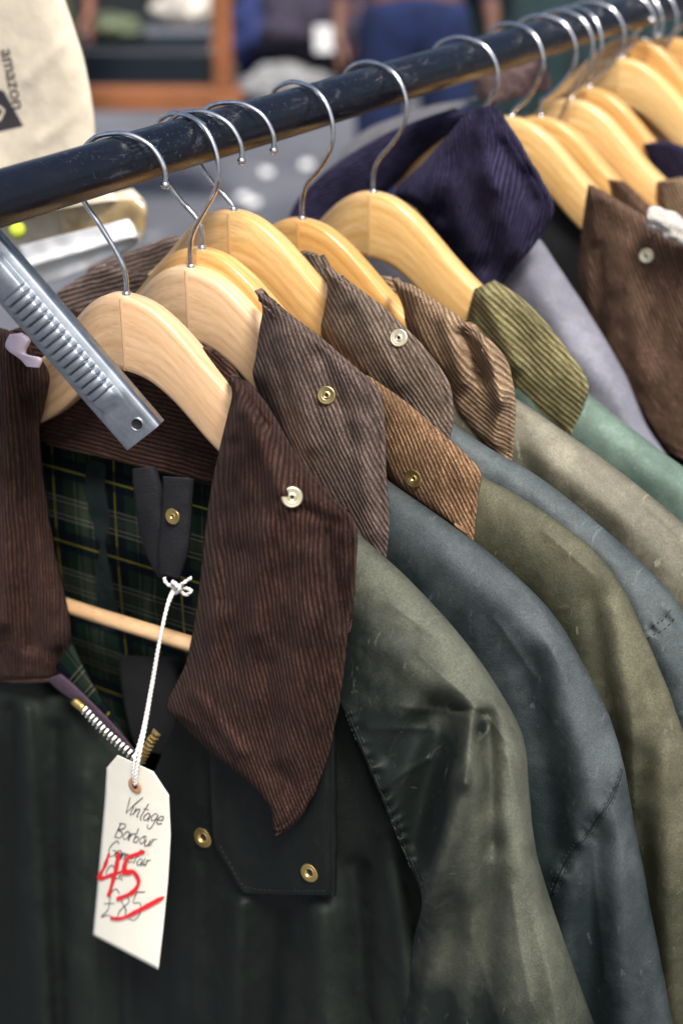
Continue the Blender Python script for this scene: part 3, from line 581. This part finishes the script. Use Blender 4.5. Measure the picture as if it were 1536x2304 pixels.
G={'V':([[(0,.95),(.1,.5),(.2,.02)],[(.2,.02),(.38,.6),(.62,1.2)]],.42),'i':([[(0,.5),(.03,0),(.12,.1)],[(.03,.72),(.05,.78)]],.16),'n':([[(0,.5),(.02,0)],[(.02,.1),(.08,.38),(.18,.5),(.25,.4),(.27,0),(.34,.06)]],.36),
't':([[(.12,.95),(.08,.1),(.2,0)],[(0,.6),(.27,.64)]],.24),'a':([[(.28,.42),(.12,.5),(0,.22),(.1,.01),(.24,.15),(.28,.42),(.32,0)]],.38),
'g':([[(.28,.42),(.12,.5),(0,.25),(.1,.05),(.24,.15),(.29,.45),(.26,-.35),(.1,-.45),(0,-.25)]],.36),'e':([[(0,.22),(.26,.3),(.2,.5),(.05,.42),(0,.18),(.12,0),(.32,.12)]],.36),
'B':([[(.04,1),(0,0)],[(-.08,.95),(.3,1),(.36,.75),(.05,.52)],[(.05,.52),(.36,.38),(.34,.05),(-.03,0)]],.46),'r':([[(0,.5),(.02,0)],[(.02,.3),(.1,.47),(.24,.5)]],.27),
'b':([[(.02,1),(.02,0)],[(.02,.04),(.2,0),(.3,.25),(.18,.42),(.03,.28)]],.36),'o':([[(.14,.5),(0,.25),(.12,0),(.27,.22),(.14,.5),(.3,.48)]],.33),'u':([[(0,.5),(.02,.1),(.14,0),(.26,.2),(.28,.5),(.31,0)]],.37),
'G':([[(.42,.85),(.22,1),(0,.5),(.15,.02),(.38,.12),(.42,.42)],[(.42,.42),(.2,.4)]],.5),'m':([[(0,.5),(.02,0)],[(.02,.1),(.08,.45),(.17,.4),(.18,0)],[(.18,.1),(.25,.45),(.33,.4),(.35,0)]],.43),
'f':([[(.3,.9),(.2,1.02),(.12,.7),(.1,-.1)],[(0,.48),(.26,.52)]],.26),'C':([[(.4,.85),(.2,1),(0,.5),(.15,.02),(.42,.12)]],.44),
'£':([[(.42,.85),(.27,1),(.14,.8),(.17,.3),(0,0),(.2,.08),(.44,.0)],[(.0,.46),(.32,.5)]],.55),'8':([[(.3,.85),(.12,1),(.02,.78),(.28,.4),(.26,.05),(.05,.05),(.06,.35),(.3,.7),(.3,.88)]],.42),
'5':([[(.36,1),(.1,.97)],[(.1,.97),(.05,.6),(.28,.6),(.34,.25),(.2,0),(0,.05)]],.45),' ':([],.3)}
def write(txt,x,y,s,ang,slant=.12):
    out=[];cx=0;ca,sa=math.cos(ang),math.sin(ang)
    for ch in txt:
        g,w=G[ch]; jy=random.uniform(-.07,.07); js=random.uniform(.9,1.12)
        for st in g:
            q=[]
            for a,b in st:
                X=(cx+a*js+b*slant)*s; Y=-(b*js+jy)*s*.95; q.append((x+X*ca-Y*sa,y+X*sa+Y*ca))
            out.append(q)
        cx+=w
    return out
ink=write('Vintage',276,1826,41,.36)+write('Barbour',258,1884,38,.26)+write('Gamefair',240,1926,36,.27)+write('Coat',236,1972,30,.22)+write('£85',228,2066,62,.10)
ribbons('handwriting',ink,2.3,M_ink,TG,lambda x,y:TY(x,y,.0007))
redst=[[(246,1920),(236,1948),(224,1976),(252,1969),(286,1956)],[(268,1918),(260,1960),(252,1990),(244,2018)],[(326,1916),(302,1924),(286,1930)],[(286,1930),(278,1964),(300,1962),(312,1984),(298,2008),(262,2024)],[(248,2066),(275,2066),(310,2050),(370,2018)]]
for k,st in enumerate(redst): ribbons('red_price' if k<4 else 'strike_line',[st],11,M_red,TG,lambda x,y,k=k:TY(x,y,.0009+.0002*k),var=.6)
pc=TY(305,1767); nr=Vector((0,-1,0))
lathe('reinforcement_ring',[(.0026,.0009),(.0032,.0011),(.0060,.0011),(.0064,.0007)],pc,nr,[M_kraft],TG,seg=40)
lathe('punched_hole',[(.0001,.0008),(.0026,.0008)],pc,nr,[M_dark],TG,seg=30)
S1=[PY(396,1318,u1-.012),PY(380,1352,u1-.03),PY(362,1430,u1-.045),PY(345,1530,u1-.055),PY(328,1630,u1-.066),PY(314,1700,u1-.078),PY(306,1740,ytag-.003),PY(305,1764,ytag-.0015)]
tube('string',S1,.0013,M_str,TG,seg=12,n=160,twist=900)
tube('string',[PY(399,1318,u1-.014),PY(376,1368,u1-.034),PY(357,1450,u1-.046),PY(341,1540,u1-.056),PY(322,1640,u1-.068),PY(304,1705,u1-.08),PY(300,1738,ytag-.003),PY(303,1766,ytag-.001)],.0011,M_str,TG,seg=12,n=160,twist=900)
tube('string_bow',[PY(400,1322,u1-.016),PY(418,1338,u1-.02),PY(430,1328,u1-.02),PY(412,1322,u1-.018),PY(392,1322,u1-.018),PY(375,1312,u1-.02),PY(370,1300,u1-.018)],.0012,M_str,TG,seg=10,n=90,twist=900)
tube('string_bow',[PY(398,1320,u1-.02),PY(412,1312,u1-.021),PY(424,1304,u1-.018),PY(430,1300,u1-.018)],.0012,M_str,TG,seg=10,n=30,twist=900)
tube('string_bow',[PY(388,1310,u1-.02),PY(398,1316,u1-.024),PY(404,1326,u1-.023),PY(394,1334,u1-.02)],.0016,M_str,TG,seg=10,n=30,twist=900)

# ---------------------------------------------------------------- galvanised strut
P0=PY(-330,230,-.03);P1=PY(322,986,.035)
ST=thing('steel_brace',tuple(P1),'galvanised steel rail brace with ribbed channel and bolt hole','metal brace')
d=(P1-P0);Ls=d.length;d.normalize();n=(CAM-P1).normalized();n=(n-d*n.dot(d)).normalized();wv=n.cross(d).normalized()
n=(n*math.cos(.5)+wv*math.sin(.5)*(-1)).normalized(); wv=n.cross(d).normalized()
if wv.dot(RT)<0: wv=-wv
WS=.84
prof=[(-.0175,-.010),(-.0175,-.001),(-.0165,0),(-.0120,.0004),(-.0108,.0012),(-.0096,.0046),(-.0084,.0056),(0,.0060),(.0084,.0056),(.0096,.0046),(.0108,.0012),(.0120,.0004),(.0165,0),(.0175,-.001),(.0175,-.010)]
prof=[(w*WS,h) for w,h in prof]
vs=[];nl=560
a0=(PY(50,640,0)-P0).dot(d)/Ls; a1=(PY(252,878,0)-P0).dot(d)/Ls; nrib=15
for k in range(nl):
    t=k/(nl-1)
    for w,h in prof:
        L=t*Ls; hh=h
        flat=max(0,min(1,(t-(a1+.008))/.04)); flat=flat*flat*(3-2*flat)
        if h>0: hh=h*(1-flat*.95)
        if a0<t<a1 and h>.004:
            ph_=((t-a0)/(a1-a0)*nrib)%1; hh+=.0036*min(1,max(0,math.sin(math.pi*ph_)*2.0-.5))-.0022
        vs.append(P0+d*L+wv*w+n*hh)
fs=grid_faces(len(prof),nl)
o=mesh('channel',vs,fs,M_galv,ST); md=o.modifiers.new('s','SOLIDIFY'); md.thickness=.0018; md.offset=0
hc=P0+d*(Ls*.965)+wv*.004+n*.0012
lathe('bolt_hole',[(.0001,.0002),(.0038,.0002),(.0040,.0009),(.0050,.0004),(.0052,-.0005)],hc,n,[M_galv,M_dark],ST,split=1)

# ---------------------------------------------------------------- parcel bag & cartons behind the rail
BG=thing('paper_mailer',tuple(PY(60,300,.36)),'brown paper mailer with printed logo behind the rail','parcel')
bag=shell('mailer',[(-260,-160,120,-90),(-260,-20,148,5),(-260,60,168,60),(-260,130,190,130),(-260,220,207,225),(-260,320,216,310),(-260,420,225,390),(-240,520,270,450)],.36,M_card,BG,B=.022,nu=60,nv=100,namp=.0035,folds=[(180,60,60,180,16,-.0015),(190,240,90,320,16,-.0015)])
txt=bpy.data.curves.new('t','FONT'); txt.body='amazon'; txt.size=1.; to=bpy.data.objects.new('t',txt); COL.objects.link(to)
dg=bpy.context.evaluated_depsgraph_get(); tm=bpy.data.meshes.new_from_object(to.evaluated_get(dg)); bpy.data.objects.remove(to)
ang=rad(78); s_=45
def bagpt(x,y,l=.0006):
    p,_=hit(bag,x,y,l); return p if p is not None else PY(x,y,.33)
tv=[bagpt(2+v.co.x*s_*math.cos(ang)+v.co.y*s_*math.sin(ang), 112+v.co.x*s_*math.sin(ang)-v.co.y*s_*math.cos(ang)) for v in tm.vertices]
mesh('printed_logo',tv,[tuple(p.vertices) for p in tm.polygons],M_print,BG,smooth=False)
def flatgrid(poly4,mp,n=14):
    (a,b,c_,d_)=poly4; vs=[]
    for j in range(n):
        for i in range(n):
            s,t=i/(n-1),j/(n-1)
            x=(a[0]*(1-s)+b[0]*s)*(1-t)+(d_[0]*(1-s)+c_[0]*s)*t; y=(a[1]*(1-s)+b[1]*s)*(1-t)+(d_[1]*(1-s)+c_[1]*s)*t
            vs.append(mp(x,y))
    return vs,grid_faces(n,n)
v_,f_=flatgrid([(-60,180),(10,205),(54,283),(-60,310)],lambda x,y:bagpt(x,y,.0004)); mesh('printed_panel',v_,f_,M_print,BG)
ribbons('printed_arrow',[[(-20,236),(0,240),(12,248)],[(12,248),(6,260),(-2,272)]],10,M_card,BG,lambda x,y:bagpt(x,y,.0010))
BX=thing('cardboard_box',tuple(PY(200,520,.40)),'torn cardboard carton edge with shiny brown parcel tape','cardboard box')
shell('carton',[(-40,500,300,425),(-40,530,328,458),(-30,570,330,500),(-20,620,322,540)],.40,M_card,BX,B=.03,nu=40,nv=40,namp=.004)
leaf('parcel_tape',[(130,462,318,447),(135,500,330,475),(140,535,325,520)],.362,simple('brown_tape',(.46,.33,.16),.15,var=.3,coat=1.,scale=60,bd=.001),BX,puff=.006,roll=0,seam=False,nu=40,nv=30,thick=.0005,namp=.006)
RL=thing('paper_sheet',tuple(PY(200,580,.33)),'creased white paper sheet lying behind the rail','paper')
leaf('sheet',[(40,555,290,492),(50,585,305,515),(65,620,308,548),(90,645,250,585)],.325,M_paper,RL,puff=.008,roll=0,seam=False,nu=40,nv=24,thick=.0006,namp=.008,folds=[(60,600,300,530,10,-.006)])
TB=thing('tennis_ball',tuple(PY(38,520,.36)),'small yellow-green ball beside the carton','ball')
lathe('ball',[(.0001,.008),(.004,.007),(.007,.004),(.008,0),(.007,-.004),(.004,-.007),(.0001,-.008)],PY(40,518,.33),Z,[simple('lime_felt',(.40,.48,.04),.9)],TB,seg=24)
PT=thing('paper_label',tuple(PY(55,790,.06)),'crumpled pinkish white paper label on the brace','label')
leaf('label_paper',[(22,752,50,748),(12,775,70,765),(20,790,60,795),(45,808,95,806),(60,825,90,828)],.058,simple('pink_paper',(.72,.58,.64),.8,var=.1),PT,puff=.004,roll=.004,namp=.008,seam=False,nu=24,nv=24,thick=.0006)

# ---------------------------------------------------------------- out-of-focus street scene
def box(name,c,sx,sy,sz,mat,parent,rot=0.,bev=.01):
    vs=[];cr_,sr=math.cos(rot),math.sin(rot)
    for z in (-1,1):
        for x,y in ((-1,-1),(1,-1),(1,1),(-1,1)):
            X=x*sx/2;Y=y*sy/2; vs.append((c[0]+X*cr_-Y*sr,c[1]+X*sr+Y*cr_,c[2]+z*sz/2))
    o=mesh(name,vs,[(3,2,1,0),(4,5,6,7),(0,1,5,4),(1,2,6,5),(2,3,7,6),(3,0,4,7)],mat,parent,smooth=False)
    b=o.modifiers.new('b','BEVEL'); b.width=bev; b.segments=2; return o
rotc=rad(35)
Mow=simple('orange_brown_wood',(.26,.09,.03),.6,scale=8)
def at(px,D,z): p=PD(px,200,D); return Vector((p.x,p.y,z))
def rowbox(name,px0,px1,D,z0,z1,th_,mat,parent):
    a=at(px0,D,0);b=at(px1,D,0);c_=(a+b)/2; return box(name,(c_.x,c_.y,(z0+z1)/2),(b-a).length,th_,z1-z0,mat,parent,rotc)
def zat(py,D): return CAM.z+D*(-math.sin(th)+math.cos(th)*((1152-py)/FP))
D0=6.15; base=at(350,D0,0)
CB=thing('display_cabinet',(base.x,base.y,0),'orange-brown wooden display stand with dark glass front','cabinet')
zb0=zat(252,D0); zb1=zat(196,D0); zt0=zat(112,D0)
rowbox('bottom_rail',60,545,D0,zb0,zb1,.08,Mow,CB); rowbox('post',482,526,D0-.005,zb1+.001,1.5,.08,Mow,CB)
Mtg=simple('dark_glass',(.005,.010,.015),.3,scale=2)
rowbox('glass_panel',60,480,D0+.03,zb1+.002,zt0,.02,Mtg,CB); rowbox('shelf',60,478,D0+.16,zt0+.001,zt0+.02,.26,Mtg,CB)
rowbox('leg',60,85,D0+.2,.02,zb0,.05,Mow,CB)
def sack(px,D,z,r,col,lab,name='clothes_bundle',cat='clothes',sq=.7,seed=0,wide=1.):
    c_=at(px,D,z); T=thing(name,(c_.x,c_.y,max(0,z-r*sq)),lab,cat); vs=[];nu,nv=32,20
    for j in range(nv):
        a=math.pi*j/(nv-1)
        for i in range(nu):
            b=2*math.pi*i/nu; q=Vector((math.sin(a)*math.cos(b),math.sin(a)*math.sin(b),math.cos(a)))
            k=1+.35*noise.noise(q*1.6+Vector((seed,0,0)))+.14*noise.noise(q*5+Vector((seed,3,0)))
            v=RT*(q.x*r*k*wide)+FH*(q.y*r*k)+Z*(q.z*r*sq*k)+c_; v.z=max(v.z,.005); vs.append(v)
    mesh('cloth_heap' if cat=='clothes' else 'sack_body',vs,grid_faces(nu,nv,True),simple('cloth%d'%seed,col,.9,var=.6,scale=14,bd=.02),T); return T,c_
def table(px0,px1,D,z,col,lab):
    a=at(px0,D,0);b=at(px1,D,0);c_=(a+b)/2; T=thing('market_table',(c_.x,c_.y,0),lab,'table'); L=(b-a).length
    m_=simple('table_cloth%d'%px0,col,.9,scale=5)
    vs=[];nn=80
    for k in range(nn):
        s=-L/2+L*k/(nn-1)
        for (dy,dz) in ((.5,0),(0,0),(-.02,-.02),(-.03-.02*math.sin(k*.9),-z*.5),(-.04-.035*math.sin(k*.9+.4),-z+.02)):
            vs.append(c_+RT*s+FH*dy+Z*(z+dz))
    mesh('table_cloth',vs,grid_faces(5,nn),m_,T); rowbox('table_top',px0+5,px1-5,D+.28,z-.04,z-.01,.44,Mow,T); return T
sack(275,D0+.15,zt0+.075,.095,(.10,.12,.07),'folded olive cloth on the display stand',seed=9,wide=1.1,sq=.5)
table(530,870,8.4,.12,(.012,.016,.035),'low market pallet covered with a dark navy cloth')
sack(580,8.5,.30,.22,(.012,.022,.10),'heap of navy blue clothes on the pallet',seed=1)
T_,c_=sack(700,8.45,.34,.28,(.028,.022,.04),'heap of dark patterned clothes with a white tag',seed=2,wide=1.2)
sack(810,8.5,.28,.24,(.08,.032,.038),'heap of maroon clothes on the pallet',seed=3)
sack(640,8.1,.10,.14,(.22,.22,.22),'grey folded garment on the ground',seed=4,wide=1.6)
a=PD(735,88,8.0); W=thing('white_card',tuple(a),'white blank card clipped to the clothes heap','card'); box('card',a,.12,.006,.13,M_paper,W,rotc,.001)
sack(430,8.6,.42,.16,(.50,.46,.40),'cream cotton bag beside the cabinet','cotton_bag','bag',seed=5,sq=.6)
sack(585,9.2,.50,.17,(.45,.42,.36),'cream cotton bag on the stall','cotton_bag','bag',seed=6)
table(1010,1800,7.8,.62,(.006,.022,.024),'market table with a dark green cloth')
sack(1085,7.7,.72,.14,(.16,.07,.045),'brown leather satchel on the green table','satchel','bag',seed=7)
WL=thing('stall_backcloth',tuple(at(600,10.5,0)),'dark grey cloth hung behind the market stalls','backcloth')
vs=[]
for k in range(120):
    s=-4+9*k/119
    for j in range(6): vs.append(at(600,10.5,0)+RT*s+FH*(.06*math.sin(k*.8)+.03*math.sin(k*2.1))+Z*(.03+j*.45))
mesh('cloth',vs,grid_faces(6,120),simple('dark_cloth',(.010,.014,.018),.9,scale=3,var=.5),WL)
for k,(px,py) in enumerate(((548,450),(570,462),(690,378),(600,395))):
    d_=ray(px,py); p=CAM+d_*(-CAM.z/d_.z); q=thing('litter_paper',(p.x,p.y,0),'scrap of white paper lying on the asphalt','litter')
    vs=[];nn=8
    for j in range(nn):
        for i in range(nn):
            vs.append(p+RT*((i/7-.5)*.05*(1+.3*noise.noise(Vector((k,j,0)))))+FH*((j/7-.5)*.10)+Z*(.012+.02*abs(noise.noise(Vector((i*.5,j*.5,k))))))
    mesh('scrap',vs,grid_faces(nn,nn),M_paper,q)

def skinmesh(name,V,Ed,parent,mat,root=0,sub=2):
    me=bpy.data.meshes.new(name)
    me.from_pydata([tuple(Vector(v[:3])) for v in V],Ed,[]); me.materials.append(mat)
    o=bpy.data.objects.new(name,me); COL.objects.link(o); o.parent=parent
    sk=o.modifiers.new('skin','SKIN')
    for i,v in enumerate(V):
        r=v[3]; me.skin_vertices[0].data[i].radius=(r,r*(v[4] if len(v)>4 else 1)); me.skin_vertices[0].data[i].use_root=(i==root)
    s=o.modifiers.new('sub','SUBSURF'); s.levels=sub; s.render_levels=sub
    sk.use_smooth_shade=True; return o
def person(px,D,lab,skin,trou,top,face):
    p=at(px,D,0); T=thing('person',(p.x,p.y,0),lab,'person'); T.rotation_euler=(0,0,face)
    V=[(0,0,.95,.13,.8),(0,0,1.12,.12,.8),(0,0,1.35,.15,.75),(0,0,1.47,.06),(0,-.01,1.56,.055),(0,-.02,1.64,.085),(0,-.01,1.72,.075)]
    Ed=[(0,1),(1,2),(2,3),(3,4),(4,5),(5,6)]
    for s in (-1,1):
        b=len(V); V+=[(s*.17,0,1.40,.055),(s*.21,.01,1.12,.042),(s*.24,-.06,.90,.03),(s*.245,-.08,.84,.026,.6)]
        Ed+=[(2,b),(b,b+1),(b+1,b+2),(b+2,b+3)]
        for k in range(4):
            q=len(V); yy=-.115+.024*k; V+=[(s*.245,yy,.79,.011),(s*.242,yy-.004,.76,.0095),(s*.232,yy-.006,.735+.004*abs(k-1.5),.008)]
            Ed+=[(b+3,q),(q,q+1),(q+1,q+2)]
        q=len(V); V+=[(s*.232,-.125,.83,.012),(s*.222,-.145,.80,.010),(s*.215,-.148,.775,.009)]; Ed+=[(b+3,q),(q,q+1),(q+1,q+2)]
        q=len(V); V+=[(s*.10,0,.86,.085),(s*.11,.0,.50,.055),(s*.115,.01,.10,.035),(s*.12,-.12,.04,.03)]; Ed+=[(0,q),(q,q+1),(q+1,q+2),(q+2,q+3)]
    skinmesh('body',V,Ed,T,skin)
    V=[(0,0,1.0,.155,.85),(0,0,.93,.15,.85)];Ed=[(0,1)]
    for s in (-1,1):
        q=len(V); V+=[(s*.10,0,.84,.105),(s*.11,0,.50,.085),(s*.115,.01,.12,.07)]; Ed+=[(1,q),(q,q+1),(q+1,q+2)]
    skinmesh('trousers',V,Ed,T,trou)
    V=[(0,0,1.02,.165,.8),(0,0,1.2,.15,.8),(0,0,1.38,.17,.75),(0,0,1.46,.08)];Ed=[(0,1),(1,2),(2,3)]
    for s in (-1,1):
        q=len(V); V+=[(s*.18,0,1.40,.075),(s*.215,.01,1.12,.06),(s*.235,-.05,.94,.048)]; Ed+=[(2,q),(q,q+1),(q+1,q+2)]
    skinmesh('jacket',V,Ed,T,top); skinmesh('hair',[(0,.02,1.74,.085),(0,.04,1.68,.075)],[(0,1)],T,M_dark)
    for s in (-1,1): skinmesh('shoe',[(s*.115,.02,.05,.05),(s*.12,-.14,.04,.045)],[(0,1)],T,M_dark)
person(930,5.2,'person in blue jeans standing by the stall',simple('skin_a',(.14,.065,.045),.5),simple('blue_denim',(.005,.014,.062),.95,scale=20,var=.6,bd=.004),simple('navy_top',(.02,.03,.09),.9),rad(35))
person(68,5.7,'person in olive trousers and dark top, arms hanging',simple('skin_b',(.18,.065,.035),.5),simple('olive_cotton',(.06,.07,.045),.9,scale=20),simple('black_top',(.015,.015,.02),.9),rad(35))

# ---------------------------------------------------------------- camera & light
cam=bpy.data.cameras.new('camera'); co=bpy.data.objects.new('camera',cam); COL.objects.link(co)
M=Matrix((RT,UP,-CF)).transposed().to_4x4(); M.translation=CAM; co.matrix_world=M
cam.sensor_fit='VERTICAL'; cam.sensor_height=24; cam.lens=FP/2304*24; cam.clip_start=.02; cam.clip_end=300
cam.dof.use_dof=True; cam.dof.focus_distance=1.10; cam.dof.aperture_fstop=2.7
scene.camera=co
w=bpy.data.worlds.new('World'); scene.world=w; w.use_nodes=True; nt=w.node_tree
sk=nt.nodes.new('ShaderNodeTexSky'); sk.sky_type='NISHITA'; sk.sun_disc=False
Sd=Vector((.42,-.36,.84)).normalized()
sk.sun_elevation=math.asin(Sd.z); sk.sun_rotation=math.atan2(Sd.x,Sd.y); sk.dust_density=4.5; sk.air_density=1.
nt.links.new(sk.outputs[0],nt.nodes['Background'].inputs[0]); nt.nodes['Background'].inputs[1].default_value=.15
sl=bpy.data.lights.new('sun','SUN'); sl.energy=5.; sl.angle=rad(14); sl.color=(1,.975,.94)
so=bpy.data.objects.new('sun',sl); COL.objects.link(so); so.rotation_euler=(-Sd).to_track_quat('-Z','Y').to_euler(); so.location=(1,-1,4)
scene.view_settings.view_transform='Standard'; scene.view_settings.look='None'; scene.view_settings.exposure=0
